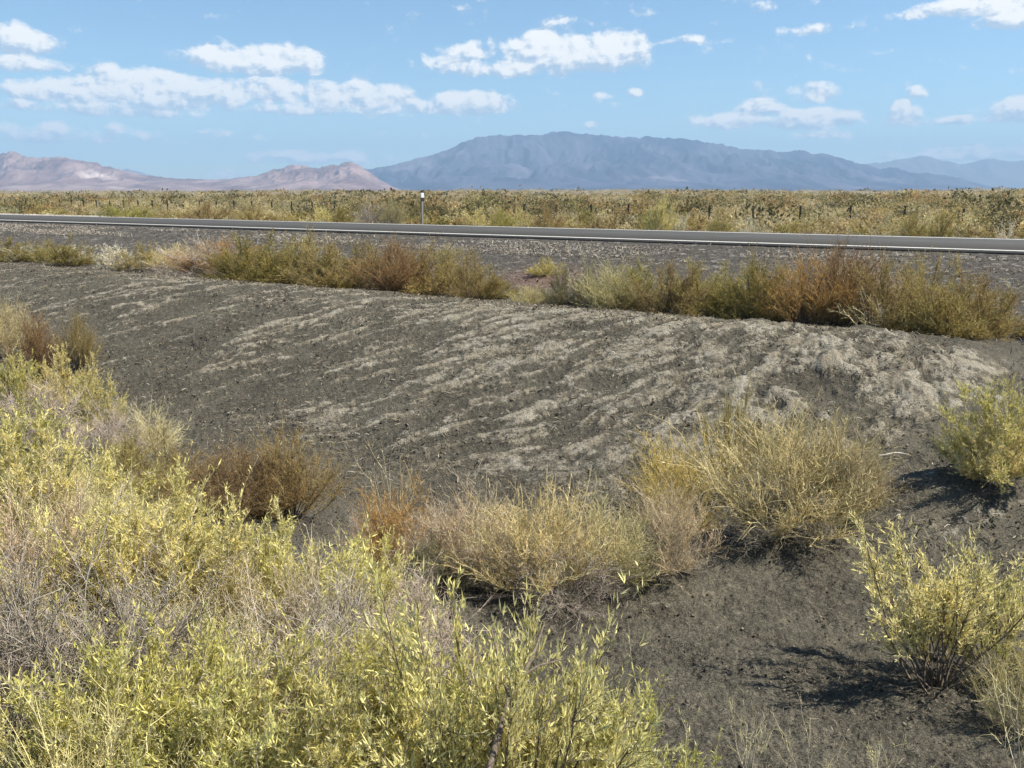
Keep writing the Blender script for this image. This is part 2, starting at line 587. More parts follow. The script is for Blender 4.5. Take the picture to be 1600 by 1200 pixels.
def mountain(name, pts, D, foot, back, mat, seed=0, gully=.35, gscale=240., ncol=420, nrow=90, ext=0):
    pts = sorted(pts)
    pxs = np.linspace(pts[0][0], pts[-1][0], ncol)
    pys = np.interp(pxs, [p[0] for p in pts], [p[1] for p in pts])
    k = np.hanning(7)
    pys = np.convolve(np.pad(pys, 3, mode='edge'), k / k.sum(), 'valid')
    rr, hh = [], []
    for a, b in zip(pxs, pys):
        d = ray(a, b)
        rr.append(d[0] / d[1])
        hh.append(D * d[2] / d[1] + EYE)
    rr, hh = np.array(rr), np.maximum(np.array(hh), 0.5)
    t = np.concatenate([np.linspace(0, 1, int(nrow * .75)), np.linspace(1, 2, int(nrow * .25) + 1)[1:]])
    T, RR = np.meshgrid(t, rr, indexing='ij')
    HH = np.broadcast_to(hh, T.shape)
    DD = np.where(T <= 1, D - foot + foot * T, D + back * (T - 1))
    X, Y = RR * DD, DD
    base = np.where(T <= 1, .45 * T + .55 * T ** 2.0, (2 - T) ** 1.3)
    warp = 1.2 * (fbm(X / 900 + seed, Y / 900, 3) - .5)
    rid = 1 - np.abs(2 * fbm(X / gscale + warp * 2 + seed * 7, Y / (gscale * 3.2) + seed, 4, .55) - 1)
    rid2 = 1 - np.abs(2 * fbm(X / (gscale * 3) + warp + seed * 3, Y / (gscale * 5) + seed, 3, .5) - 1)
    amp = gully * np.sin(np.clip(T, 0, 1) * math.pi) ** .7 + .03 * np.exp(-((T - 1) / .12) ** 2)
    Z = HH * base * (1 + amp * ((rid - .86) * 1.1 + (rid2 - .86) * 1.3))
    jag = (fbm(X / (gscale * .25), Y / (gscale * .5), 5, .68) - .5)
    Z = Z + jag * np.minimum(HH * .16, 30) * np.clip(base, 0, 1)
    Z = np.where(T <= 0.001, -3, Z)
    Z = np.where(T >= 1.999, -3, Z)
    V = np.stack([X, Y, Z], -1).reshape(-1, 3)
    n = ncol
    i = np.arange(len(t) - 1)[:, None] * n
    j = np.arange(n - 1)[None, :]
    q = np.stack([i + j, i + j + 1, i + n + j + 1, i + n + j], -1).reshape(-1, 4)
    o = link(name, build_mesh(name, V, [q], smooth=True), None, mat)
    tag(o, kind='structure')
    return o


build_ground()
strip('road', 24.9, 32.2, 0.02, M_ROAD, wob=.16)
strip('road_marking', 25.30, 25.62, 0.025, M_PAINT, wob=0)
strip('road_marking', 31.45, 31.72, 0.025, M_PAINT, wob=0)

strip('gravel_pullout', 33.3, 36.6, -.12, simple_mat('pale_gravel', (.42, .38, .34), .95, .35, 3.0), u0=50, u1=96, wob=.8, n=200)

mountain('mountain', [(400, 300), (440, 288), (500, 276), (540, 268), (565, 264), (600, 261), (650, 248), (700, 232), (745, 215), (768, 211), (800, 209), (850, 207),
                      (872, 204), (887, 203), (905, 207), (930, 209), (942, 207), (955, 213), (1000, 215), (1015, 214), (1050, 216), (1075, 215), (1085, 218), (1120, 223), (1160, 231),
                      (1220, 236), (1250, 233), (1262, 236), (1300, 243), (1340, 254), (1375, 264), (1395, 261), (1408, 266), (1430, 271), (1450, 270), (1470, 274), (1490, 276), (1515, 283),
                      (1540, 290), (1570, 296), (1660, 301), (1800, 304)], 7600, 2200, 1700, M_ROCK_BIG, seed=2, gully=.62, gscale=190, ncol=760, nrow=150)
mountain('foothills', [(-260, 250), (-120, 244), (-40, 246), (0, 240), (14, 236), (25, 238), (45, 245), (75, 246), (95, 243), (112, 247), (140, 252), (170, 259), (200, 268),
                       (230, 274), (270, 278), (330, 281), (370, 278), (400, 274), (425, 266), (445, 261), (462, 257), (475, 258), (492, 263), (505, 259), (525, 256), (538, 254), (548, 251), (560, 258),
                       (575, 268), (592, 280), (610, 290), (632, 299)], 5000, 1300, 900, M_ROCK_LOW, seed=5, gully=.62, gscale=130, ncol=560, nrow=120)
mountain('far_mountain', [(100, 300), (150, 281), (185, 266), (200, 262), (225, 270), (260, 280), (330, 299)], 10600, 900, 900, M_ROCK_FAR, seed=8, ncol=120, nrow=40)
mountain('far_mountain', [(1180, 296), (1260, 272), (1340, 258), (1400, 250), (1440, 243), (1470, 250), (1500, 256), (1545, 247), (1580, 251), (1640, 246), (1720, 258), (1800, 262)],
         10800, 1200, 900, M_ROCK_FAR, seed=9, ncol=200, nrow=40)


def build_haze():
    x0, x1, y0, y1, z0, z1 = -12000, 12000, -11900, 12100, -8.0, 600.0
    v = [(x, y, z) for z in (z0, z1) for y in (y0, y1) for x in (x0, x1)]
    f = np.array([(0, 2, 3, 1), (4, 5, 7, 6), (0, 1, 5, 4), (2, 6, 7, 3), (0, 4, 6, 2), (1, 3, 7, 5)])
    m, N, out = new_mat('haze_air')
    p = N.new('ShaderNodeVolumePrincipled')
    p.inputs['Color'].default_value = (.46, .69, 1.0, 1)
    p.inputs['Density'].default_value = 0.00014
    p.inputs['Anisotropy'].default_value = 0.0
    N.t.links.new(p.outputs[0], out.inputs['Volume'])
    o = link('haze', build_mesh('haze', v, [f]), None, m)
    tag(o, kind='stuff')


# ------------------------------------------------------------------ plants: geometry builders
class Parts:
    def __init__(self):
        self.v, self.p, self.a, self.b, self.n = [], {3: [], 4: []}, {3: [], 4: []}, {3: [], 4: []}, 0

    def add(self, verts, faces, t1, t2):
        k = faces.shape[1]
        self.v.append(verts)
        self.p[k].append(faces + self.n)
        self.a[k].append(t1)
        self.b[k].append(t2)

    def bump(self, n):
        self.n += n

    def mesh(self, name, smooth=False):
        ks = [k for k in (3, 4) if self.p[k]]
        return build_mesh(name, np.concatenate(self.v), [np.concatenate(self.p[k]) for k in ks],
                          {'tint': [np.concatenate(self.a[k]) for k in ks], 'tint2': [np.concatenate(self.b[k]) for k in ks]}, smooth)


def unit(a):
    return a / np.maximum(np.linalg.norm(a, axis=-1, keepdims=True), 1e-9)


def curve(P, D, L, B, W, t):
    """points on bent strands at parameter t (n,)"""
    t = t[:, None]
    return P + D * L[:, None] * t + B * (L[:, None] * t * t) + W * np.sin(t * 7.0) * L[:, None]


def tubes(parts, P, D, L, r0, r1, B, W, nseg, t1, t2):
    n = len(P)
    ts = np.linspace(0, 1, nseg + 1)
    pts = np.stack([curve(P, D, L, B, W, np.full(n, t)) for t in ts], 1)        # n, s, 3
    side = unit(np.cross(D, rng.normal(size=(n, 3))))
    side2 = unit(np.cross(D, side))
    rad = r0[:, None] * (1 - ts)[None] + r1[:, None] * ts[None]
    rings = []
    for k in range(3):
        c, s = math.cos(k * 2.0944), math.sin(k * 2.0944)
        rings.append(pts + (side * c + side2 * s)[:, None, :] * rad[..., None])
    V = np.stack(rings, 2).reshape(-1, 3)                                       # n, s, 3 ring
    base = (np.arange(n) * (nseg + 1) * 3)[:, None, None]
    seg = (np.arange(nseg) * 3)[None, :, None]
    k = np.arange(3)[None, None, :]
    kn = (k + 1) % 3
    F = np.stack([base + seg + k, base + seg + kn, base + seg + 3 + kn, base + seg + 3 + k], -1).reshape(-1, 4)
    parts.add(V, F, np.repeat(t1, nseg * 3), np.repeat(t2, nseg * 3))
    parts.bump(len(V))


def leaves(parts, P, D, L, Wd, t1, t2, curl=.15):
    n = len(P)
    Nn = unit(np.cross(D, rng.normal(size=(n, 3))))
    S = np.cross(D, Nn)
    c = (rng.normal(size=n) * curl)[:, None]
    L, Wd = L[:, None], Wd[:, None]
    v = np.stack([P, P + D * L * .4 + S * Wd * .5 + Nn * L * c * .3, P + D * L * .4 - S * Wd * .5 + Nn * L * c * .3,
                  P + D * L + Nn * L * c], 1).reshape(-1, 3)
    b = (np.arange(n) * 4)[:, None]
    f = np.concatenate([b, b + 1, b + 3, b + 2], 1)
    parts.add(v, f, t1, t2)
    parts.bump(len(v))


def shrub_meshes(name, seed, stems=26, shoots=520, lpers=16, H=1.0, Rw=.55, leaf=(.034, .0085), shoot=(.12, .26), theta=72,
                 up=.6, stem_r=.007, shoot_r=.0018, tmin=.35, spikes=.08, lump=.3, leafang=.55, bend=.25, twigs=0, twiglen=(.05, .14), droop=0.0, leaf_t=.12):
    """one plant of unit size: a fan of bent stems, shoots off the stems, leaves or fine twigs along the shoots"""
    global rng
    rng = np.random.default_rng(seed)
    br, fo = Parts(), Parts()
    ph = rng.uniform(0, 2 * math.pi, stems)
    th = np.radians(theta) * rng.uniform(0, 1, stems) ** .75
    D = np.stack([np.sin(th) * np.cos(ph), np.sin(th) * np.sin(ph), np.cos(th)], -1)
    env = 1 / np.sqrt((np.sin(th) / Rw) ** 2 + (np.cos(th) / H) ** 2)
    lum = 1 + lump * (rng.uniform(-1, 1, stems))
    L = env * np.clip(lum, .5, 1.15) * .86
    P = np.stack([rng.normal(0, .035, stems), rng.normal(0, .035, stems), np.full(stems, -.06)], -1)
    B = np.array([0, 0, 1.0]) * (bend * np.sin(th))[:, None] + rng.normal(0, .07, (stems, 3))
    D0 = unit(D - B * .6)
    W = rng.normal(0, .02, (stems, 3))
    z1 = np.ones(stems)
    tubes(br, P, D0, L, stem_r * rng.uniform(.6, 1.3, stems), stem_r * .35 * z1, B, W, 6, rng.uniform(0, 1, stems), rng.uniform(0, 1, stems))
    # shoots
    si = rng.integers(0, stems, shoots)
    t = tmin + (1 - tmin) * rng.uniform(0, 1, shoots) ** .7
    SP = curve(P[si], D0[si], L[si], B[si], W[si], t)
    out = unit(np.stack([SP[:, 0], SP[:, 1], SP[:, 2] * .4 + .05], -1))
    SD = unit(out * .55 + D[si] * .3 + np.array([0, 0, up]) + rng.normal(0, .45, (shoots, 3)))
    SL = rng.uniform(*shoot, shoots)
    long_ = rng.uniform(0, 1, shoots) < spikes
    SL = np.where(long_, SL * 1.7, SL)
    SB = rng.normal(0, .18, (shoots, 3)) - np.array([0, 0, droop])
    SW = rng.normal(0, .025, (shoots, 3))
    st1, st2 = rng.uniform(0, 1, shoots), rng.uniform(0, 1, shoots)
    tubes(fo if twigs else br, SP, SD, SL, np.full(shoots, shoot_r), np.full(shoots, shoot_r * .45), SB, SW, 4, st1, st2)
    sbias = rng.uniform(0, 1, shoots)
    if twigs:
        n = shoots * twigs
        ii = np.repeat(np.arange(shoots), twigs)
        tt = rng.uniform(.1, 1, n)
        TP = curve(SP[ii], SD[ii], SL[ii], SB[ii], SW[ii], tt)
        TD = unit(SD[ii] + rng.normal(0, .7, (n, 3)) + np.array([0, 0, up * .4]))
        TL = rng.uniform(*twiglen, n)
        TB = rng.normal(0, .25, (n, 3))
        TW = rng.normal(0, .04, (n, 3))
        tubes(fo, TP, TD, TL, np.full(n, shoot_r * .7), np.full(n, shoot_r * .3), TB, TW, 3, np.clip(.6 * sbias[ii] + rng.uniform(-.1, .5, n), 0, 1), rng.uniform(0, 1, n))
    if lpers:
        n = shoots * lpers
        ii = np.repeat(np.arange(shoots), lpers)
        tt = leaf_t + (1 - leaf_t) * rng.uniform(0, 1, n)
        LP = curve(SP[ii], SD[ii], SL[ii], SB[ii], SW[ii], tt)
        LD = unit(SD[ii] + rng.normal(0, leafang, (n, 3)) + np.array([0, 0, .25]))
        LL = leaf[0] * np.clip(rng.lognormal(-.12, .38, n), .3, 1.7)
        LW = leaf[1] * rng.uniform(.7, 1.3, n)
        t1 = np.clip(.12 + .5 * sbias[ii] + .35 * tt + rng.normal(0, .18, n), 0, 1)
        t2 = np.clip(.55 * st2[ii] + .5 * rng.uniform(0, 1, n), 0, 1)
        leaves(fo, LP, LD, LL, LW, t1, t2)
    return br.mesh(name + '_branches', True), fo.mesh(name + '_foliage')


PROTO = {}


def proto(kind, mats, nvar, **kw):
    PROTO[kind] = []
    for k in range(nvar):
        b, f = shrub_meshes(kind, 100 * len(PROTO) + k, **kw)
        b.materials.append(mats[0])
        f.materials.append(mats[1])
        PROTO[kind].append((b, f))


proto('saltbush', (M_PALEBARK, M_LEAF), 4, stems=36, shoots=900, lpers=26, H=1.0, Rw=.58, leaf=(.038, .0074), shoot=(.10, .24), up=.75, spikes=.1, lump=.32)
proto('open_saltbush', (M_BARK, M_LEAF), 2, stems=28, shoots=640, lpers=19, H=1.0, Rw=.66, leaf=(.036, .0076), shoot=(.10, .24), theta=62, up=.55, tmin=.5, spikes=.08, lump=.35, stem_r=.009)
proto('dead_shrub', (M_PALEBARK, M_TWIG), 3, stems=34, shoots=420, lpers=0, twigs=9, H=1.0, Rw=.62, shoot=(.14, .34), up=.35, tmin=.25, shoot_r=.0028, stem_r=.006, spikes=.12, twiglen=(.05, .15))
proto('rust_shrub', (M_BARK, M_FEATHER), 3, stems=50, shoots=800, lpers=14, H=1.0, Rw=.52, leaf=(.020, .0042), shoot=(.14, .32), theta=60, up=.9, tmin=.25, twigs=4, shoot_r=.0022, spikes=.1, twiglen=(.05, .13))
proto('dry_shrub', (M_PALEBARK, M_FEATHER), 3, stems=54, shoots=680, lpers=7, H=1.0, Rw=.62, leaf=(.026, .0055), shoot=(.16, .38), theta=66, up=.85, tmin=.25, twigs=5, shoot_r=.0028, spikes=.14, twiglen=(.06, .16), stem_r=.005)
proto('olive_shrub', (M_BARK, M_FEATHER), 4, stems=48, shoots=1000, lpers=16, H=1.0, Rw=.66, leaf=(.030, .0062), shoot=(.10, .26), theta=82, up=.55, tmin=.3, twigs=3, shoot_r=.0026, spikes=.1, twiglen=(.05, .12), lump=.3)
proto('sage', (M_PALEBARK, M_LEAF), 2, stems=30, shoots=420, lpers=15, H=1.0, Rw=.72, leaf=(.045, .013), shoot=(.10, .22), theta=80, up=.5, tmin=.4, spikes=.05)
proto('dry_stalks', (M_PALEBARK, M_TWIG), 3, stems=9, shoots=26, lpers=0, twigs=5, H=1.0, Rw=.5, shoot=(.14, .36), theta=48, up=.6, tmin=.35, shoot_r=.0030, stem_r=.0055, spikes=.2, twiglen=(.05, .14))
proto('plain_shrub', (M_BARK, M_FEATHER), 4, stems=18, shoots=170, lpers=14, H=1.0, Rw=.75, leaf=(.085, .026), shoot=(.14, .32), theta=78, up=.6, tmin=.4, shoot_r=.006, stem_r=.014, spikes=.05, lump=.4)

# plant colours (albedo)
C = {
    'yellowgreen': (.61, .575, .20), 'yellow': (.66, .585, .21), 'green': (.50, .475, .14), 'paleyellow': (.70, .645, .27),
    'grey': (.33, .285, .225), 'mauve': (.52, .445, .35), 'straw': (.74, .68, .36), 'pinkstraw': (.72, .62, .43),
    'rust': (.37, .235, .105), 'brown': (.34, .24, .12), 'orange': (.56, .36, .13), 'olive': (.34, .29, .08), 'goldolive': (.47, .395, .14),
    'rustolive': (.42, .325, .135), 'sage': (.40, .39, .23), 'palesage': (.66, .63, .46), 'tan': (.60, .54, .29), 'darkolive': (.20, .18, .085),
    'greygreen': (.27, .26, .15),
}
counter = [0]


def place(kind, loc, h, w, colour, label, cat='shrub', group=None, name=None, rz=None, tilt=(0, 0), var=None):
    """one plant: an Empty at its base with its branches and foliage as children"""
    i = counter[0]
    counter[0] += 1
    b, f = PROTO[kind][(i if var is None else var) % len(PROTO[kind])]
    rw = {'rust_shrub': .52, 'open_saltbush': .66, 'olive_shrub': .66, 'saltbush': .58, 'sage': .72, 'plain_shrub': .75}.get(kind, .62)
    s = w / (2 * rw * 1.05)
    root = bpy.data.objects.new(name or {'open_saltbush': 'saltbush', 'sage': 'sagebrush', 'plain_shrub': 'shrub'}.get(kind, kind), None)
    root.empty_display_size = .1
    COL.objects.link(root)
    root.location = loc
    root.rotation_euler = (tilt[0], tilt[1], random.uniform(0, 6.28) if rz is None else rz)
    root.scale = (s, s, h)
    tag(root, label, cat, group)
    c = C[colour] if isinstance(colour, str) else colour
    jb = random.uniform(.88, 1.1)
    j = [jb * random.uniform(.97, 1.03) for _ in range(3)]
    for part, me in (('branches', b), ('foliage' if kind not in ('dead_shrub', 'dry_stalks') else 'twigs', f)):
        o = bpy.data.objects.new(part, me)
        COL.objects.link(o)
        o.parent = root
        o.color = (c[0] * j[0], c[1] * j[1], c[2] * j[2], 1)
    return root


def top(px, py, h, w, kind, colour, label, **kw):
    """plant whose crown top shows at px, py"""
    x, y, z = at(px, py, h)
    return place(kind, (x, y, z), h, w, colour, label, **kw)


def base(px, py, pytop, wpx, kind, colour, label, **kw):
    """plant standing at the ground point seen at px, py"""
    x, y, z = at(px, py)
    d = math.sqrt(x * x + y * y + (EYE - z) ** 2)
    r = ray(px, pytop)
    ht = (EYE + r[2] / r[1] * y - z) * (.84 if kind == 'dry_shrub' else .95)
    return place(kind, (x, y, z), ht * 1.06, wpx * d / FPX, colour, label, **kw)


def across(px, v, pytop, wpx, kind, colour, label, **kw):
    """plant standing v metres across from the camera in the direction of px, as tall as the photograph shows it"""
    d = ray(px, 400)
    k = v / (VX * d[0] + VY * d[1])
    x, y = d[0] * k, d[1] * k
    z = float(ground(x, y))
    r = ray(px, pytop)
    ht = EYE + r[2] / r[1] * y - z
    return place(kind, (x, y, z - .03), ht * 1.08, wpx * math.hypot(x, y) / FPX, colour, label, **kw)



# ------------------------------------------------------------------ plants in front: the left mass, from the far end to the camera
G_SALT = 'yellow green saltbushes massed at the lower left'
F = [
    (0, 474, .9, 1.1, 'dry_shrub', 'straw', 'pale straw shrub cut by the left edge beside the reddish shrub'),
    (48, 500, .95, 1.0, 'rust_shrub', 'rust', 'reddish brown wiry shrub at the far end of the left shrub mass'),
    (118, 500, .8, .8, 'rust_shrub', 'rustolive', 'brown olive wiry shrub against the dark bank at the far left'),
    (20, 566, .8, 1.1, 'saltbush', 'green', 'green saltbush at the left edge under the reddish shrubs'),
    (95, 552, .85, 1.2, 'saltbush', 'yellow', 'bright yellow saltbush beneath the brown wiry shrubs at far left'),
    (150, 590, .7, .8, 'saltbush', 'yellowgreen', 'small yellow saltbush whose edge meets the dark bank at left'),
    (55, 612, .7, 1.1, 'dead_shrub', 'mauve', 'mauve grey dead shrub between yellow saltbushes at the left'),
    (165, 632, .6, .9, 'dead_shrub', 'mauve', 'pale mauve twiggy dead shrub at the foot of the dark bank'),
    (230, 640, .55, .8, 'dead_shrub', 'straw', 'pale twiggy shrub sticking out over the dark bank at left'),
    (10, 640, .75, 1.0, 'saltbush', 'green', 'grey green saltbush at the left edge beside the mauve dead shrub'),
    (255, 672, .6, .9, 'olive_shrub', 'rustolive', 'wiry brown olive shrub left of the upright rust shrubs'),
    (190, 690, .6, .9, 'olive_shrub', 'goldolive', 'dull olive shrub below the pale mauve twigs at left'),
    (40, 676, .8, 1.1, 'saltbush', 'yellow', 'broad bright yellow saltbush at left below the mauve dead shrub'),
    (125, 715, .65, 1.0, 'saltbush', 'yellowgreen', 'yellow green saltbush left of the wiry olive shrub'),
    (60, 770, .65, 1.0, 'dry_shrub', 'straw', 'straw coloured dry shrub at left under the broad yellow saltbush'),
    (150, 780, .55, .8, 'dead_shrub', 'straw', 'pale dead twigs left of the orange tinged saltbush'),
    (240, 752, .6, .9, 'saltbush', 'yellow', 'orange tinged yellow saltbush left of the upright rust shrubs'),
    (0, 800, .65, .9, 'dry_shrub', 'pinkstraw', 'pinkish straw shrub at the left edge above the grey dead shrub'),
    (90, 830, .6, .9, 'saltbush', 'yellowgreen', 'low saltbush just above the big grey dead shrub'),
    (215, 815, .65, 1.0, 'saltbush', 'yellow', 'golden saltbush between the straw twigs and the rust shrubs'),
    (310, 822, .65, 1.0, 'saltbush', 'yellow', 'golden yellow saltbush directly below the left rust shrub'),
    (400, 822, .6, .9, 'saltbush', 'yellowgreen', 'yellow green saltbush directly below the olive topped rust shrub'),
    (485, 845, .6, .9, 'saltbush', 'yellowgreen', 'saltbush with pale tips at the bottom of the dark bank'),
    (560, 862, .6, .8, 'saltbush', 'yellowgreen', 'yellow green saltbush at the right end of its row by the dry shrubs'),
    (250, 868, .45, .6, 'dead_shrub', 'brown', 'dark brown dead shrub sunk among the golden saltbushes'),
    (90, 890, .75, 1.05, 'dead_shrub', 'grey', 'big dark grey dead shrub at the lower left'),
    (190, 905, .65, .9, 'dead_shrub', 'grey', 'grey dead shrub on the right flank of the big dark grey one'),
    (10, 925, .65, .8, 'dead_shrub', 'grey', 'grey dead shrub cut by the left edge at lower left'),
    (350, 905, .55, .8, 'olive_shrub', 'goldolive', 'dull golden shrub under the row of yellow saltbushes'),
    (450, 915, .55, .85, 'dry_shrub', 'pinkstraw', 'tan dry shrub between the saltbush row and the mauve twigs'),
    (530, 935, .55, .85, 'dead_shrub', 'mauve', 'mauve grey dead shrub left of the tall front saltbush'),
    (420, 975, .55, .8, 'dead_shrub', 'mauve', 'mauve twiggy dead shrub above the front saltbushes at lower left'),
    (330, 950, .5, .7, 'dead_shrub', 'straw', 'light dead twigs right of the big grey dead shrub'),
    (640, 925, .5, .8, 'dead_shrub', 'mauve', 'pinkish grey dead twigs beside the tall front saltbush'),
    (640, 985, .6, .8, 'saltbush', 'green', 'greenish saltbush against the left side of the tall front saltbush'),
    (560, 1015, .55, .8, 'saltbush', 'green', 'green saltbush at the bottom between two twiggy dead shrubs'),
    (500, 1040, .5, .6, 'dead_shrub', 'mauve', 'small mauve dead shrub among the front green saltbushes'),
    (270, 1000, .6, .8, 'saltbush', 'green', 'leafy green saltbush right of the grey dead shrubs at the bottom'),
    (370, 1010, .6, .8, 'saltbush', 'yellowgreen', 'leafy saltbush under the mauve twigs at lower left'),
    (140, 1035, .55, .75, 'saltbush', 'green', 'green saltbush in front of the big grey dead shrub'),
    (25, 1075, .55, .8, 'saltbush', 'green', 'green saltbush in the bottom left corner'),
    (460, 1080, .55, .75, 'saltbush', 'yellowgreen', 'yellow green saltbush at the bottom edge left of centre'),
    (210, 1110, .5, .75, 'saltbush', 'green', 'green saltbush at the bottom edge near the left corner'),
    (340, 1115, .5, .75, 'saltbush', 'yellowgreen', 'pale tipped saltbush at the bottom edge left of the twig cluster'),
    (585, 1100, .55, .75, 'saltbush', 'yellowgreen', 'yellow green saltbush at the bottom edge left of the bare branch'),
    (690, 1080, .55, .7, 'saltbush', 'yellowgreen', 'saltbush at the bottom just left of the dark bare branch'),
    (110, 1140, .5, .7, 'dry_shrub', 'straw', 'straw twigs among the green saltbushes at the bottom left'),
    (900, 1085, .55, .7, 'saltbush', 'yellowgreen', 'yellow green saltbush right of the dark bare branch'),
    (985, 1110, .5, .6, 'saltbush', 'green', 'rightmost green saltbush of the front mass at the bottom edge'),
]
for px, py, h, w, kind, colour, label in F:
    top(px, py, h, w, kind, colour, label, group=G_SALT if kind == 'saltbush' else None)

front = base(776, 1370, 915, 420, 'open_saltbush', 'paleyellow', 'tall pale yellow front saltbush with a dark bare branch showing', var=1, rz=.6)


def front_stem():
    from mathutils import Matrix, Vector, Euler
    inv = Matrix.LocRotScale(front.location, front.rotation_euler, front.scale).inverted()
    rx, ry, rz_ = front.location
    dist = math.sqrt(rx * rx + ry * ry + (EYE - rz_) ** 2) - .60
    V, Q = [], []
    paths = [([(758, 1370), (748, 1290), (754, 1240), (764, 1200), (780, 1143), (797, 1085), (806, 1062)], .0135, .008, .04),
             ([(797, 1085), (820, 1050), (838, 1010), (850, 975)], .0075, .003, .05), ([(797, 1087), (782, 1050), (776, 1015), (768, 985)], .007, .003, .05),
             ([(806, 1062), (842, 1040), (880, 1030)], .005, .002, .06)]
    for pts, r0, r1, back in paths:
        n0, m = len(V), len(pts)
        c = []
        for k, (a, b) in enumerate(pts):
            d = ray(a, b)
            d = d / np.linalg.norm(d)
            c.append(np.array([0, 0, EYE]) + d * (dist + back * k + (.0 if pts[0][1] > 1200 else .12)))
        for k in range(m):
            t = unit(c[min(k + 1, m - 1)] - c[max(k - 1, 0)])
            a = unit(np.cross(t, np.array([.3, .9, .1])))
            b = np.cross(t, a)
            r = r0 + (r1 - r0) * k / (m - 1)
            for q in range(7):
                w = q * 2 * math.pi / 7
                rr = r * (1 + .12 * math.sin(q * 2.3 + k))
                V.append(inv @ Vector(c[k] + a * rr * math.cos(w) + b * rr * math.sin(w)))
        for k in range(m - 1):
            for q in range(7):
                Q.append((n0 + k * 7 + q, n0 + k * 7 + (q + 1) % 7, n0 + (k + 1) * 7 + (q + 1) % 7, n0 + (k + 1) * 7 + q))
    link('bare_branch', build_mesh('bare_branch', [tuple(v) for v in V], [np.array(Q)], smooth=True), front, M_BARK)


front_stem()
# upright rust shrubs and the dry shrubs in the middle
base(345, 812, 712, 170, 'rust_shrub', 'brown', 'upright rust brown shrub, left one of the three on the ditch edge')
base(402, 806, 705, 170, 'rust_shrub', 'rust', 'middle one of the three upright rust shrubs on the ditch edge')
base(455, 812, 690, 170, 'rust_shrub', 'rustolive', 'upright rust shrub with an olive top on the ditch edge')
base(640, 900, 760, 170, 'dry_shrub', 'orange', 'orange tinged dry shrub left of the big grey straw shrub')
base(560, 890, 815, 90, 'dead_shrub', 'mauve', 'thin grey twigs left of the orange tinged dry shrub')
base(675, 925, 850, 130, 'olive_shrub', 'greygreen', 'low grey green shrub below the orange tinged dry shrub')
base(745, 900, 765, 190, 'dry_shrub', 'pinkstraw', 'tan dry shrub between the orange tinged and the grey straw one')
base(840, 925, 765, 240, 'dry_shrub', 'straw', 'big straw shrub with grey lower twigs at the centre')
base(885, 938, 840, 210, 'dead_shrub', 'grey', 'grey dead twigs at the foot of the big central straw shrub')
base(935, 910, 785, 170, 'dry_shrub', 'straw', 'straw shrub on the right flank of the central shrubs')
base(1040, 890, 765, 180, 'dry_shrub', 'pinkstraw', 'pinkish dry shrub with a dark base left of the tall straw shrub')
base(1030, 898, 815, 120, 'dead_shrub', 'grey', 'dark grey dead twigs on the bank lip at centre right')
base(1080, 825, 680, 190, 'dry_shrub', 'yellow', 'golden dry shrub left of the tall straw shrub on the ditch edge')
base(1135, 780, 625, 120, 'olive_shrub', 'goldolive', 'olive gold shrub rising behind the golden dry shrub')
base(1215, 830, 645, 270, 'dry_shrub', 'straw', 'tallest straw shrub right of centre on the ditch edge')
base(1205, 840, 735, 190, 'dead_shrub', 'grey', 'dark grey dead twigs under the tallest straw shrub')
base(1300, 805, 655, 180, 'dry_shrub', 'tan', 'tan dry shrub on the right side of the tallest straw shrub')
base(1290, 810, 725, 110, 'olive_shrub', 'goldolive', 'low olive gold tuft at the right foot of the straw shrubs')
base(1345, 775, 720, 100, 'dry_shrub', 'pinkstraw', 'thin pinkish dry shrub near the pale stick on the ground')
# right hand plants
base(1560, 748, 600, 160, 'saltbush', 'yellowgreen', 'green saltbush at the right edge standing on bare dark soil', var=1)
base(1545, 750, 660, 110, 'saltbush', 'paleyellow', 'pale yellow lower part of growth before the right edge green saltbush')
base(1465, 1075, 832, 320, 'open_saltbush', 'paleyellow', 'open pale yellow saltbush casting a dark shadow at lower right', var=1)
base(1560, 1060, 850, 190, 'open_saltbush', 'yellowgreen', 'yellow green saltbush leaning in from the right edge', var=0)
base(1600, 1150, 1010, 130, 'dry_shrub', 'straw', 'tangle of pale dry stems in the lower right corner')
base(1595, 1215, 1040, 170, 'dry_stalks', 'straw', 'bleached dead twigs in the bottom right corner')
base(1265, 1240, 1120, 130, 'dry_stalks', 'straw', 'sparse pale branching stalks at the bottom edge below the big shrub shadow', name='dry_stalks')
base(1375, 1240, 1115, 150, 'dry_stalks', 'straw', 'sparse pale stalks at the bottom edge left of the corner tangle', name='dry_stalks')
base(1165, 1225, 1095, 120, 'dry_stalks', 'straw', 'one thin pale stalk cluster at the bottom edge right of the front saltbushes', name='dry_stalks')
base(620, 815, 690, 110, 'dry_stalks', 'straw', 'thin pale stalks rising above the orange tinged dry shrub', name='dry_stalks')
base(905, 870, 715, 150, 'dry_stalks', 'straw', 'long pale stalks leaning right above the big central straw shrub', name='dry_stalks')
base(1345, 815, 640, 140, 'dry_stalks', 'tan', 'thin brown stalks standing above the tan dry shrub', name='dry_stalks')
base(1150, 720, 570, 60, 'dry_stalks', 'tan', 'tall thin brown stalk rising above the olive gold shrub', name='dry_stalks')
across(1375, 14.6, 440, 130, 'dry_stalks', 'straw', 'pale broken stalks before the brown gold hedge shrub', name='dry_stalks')

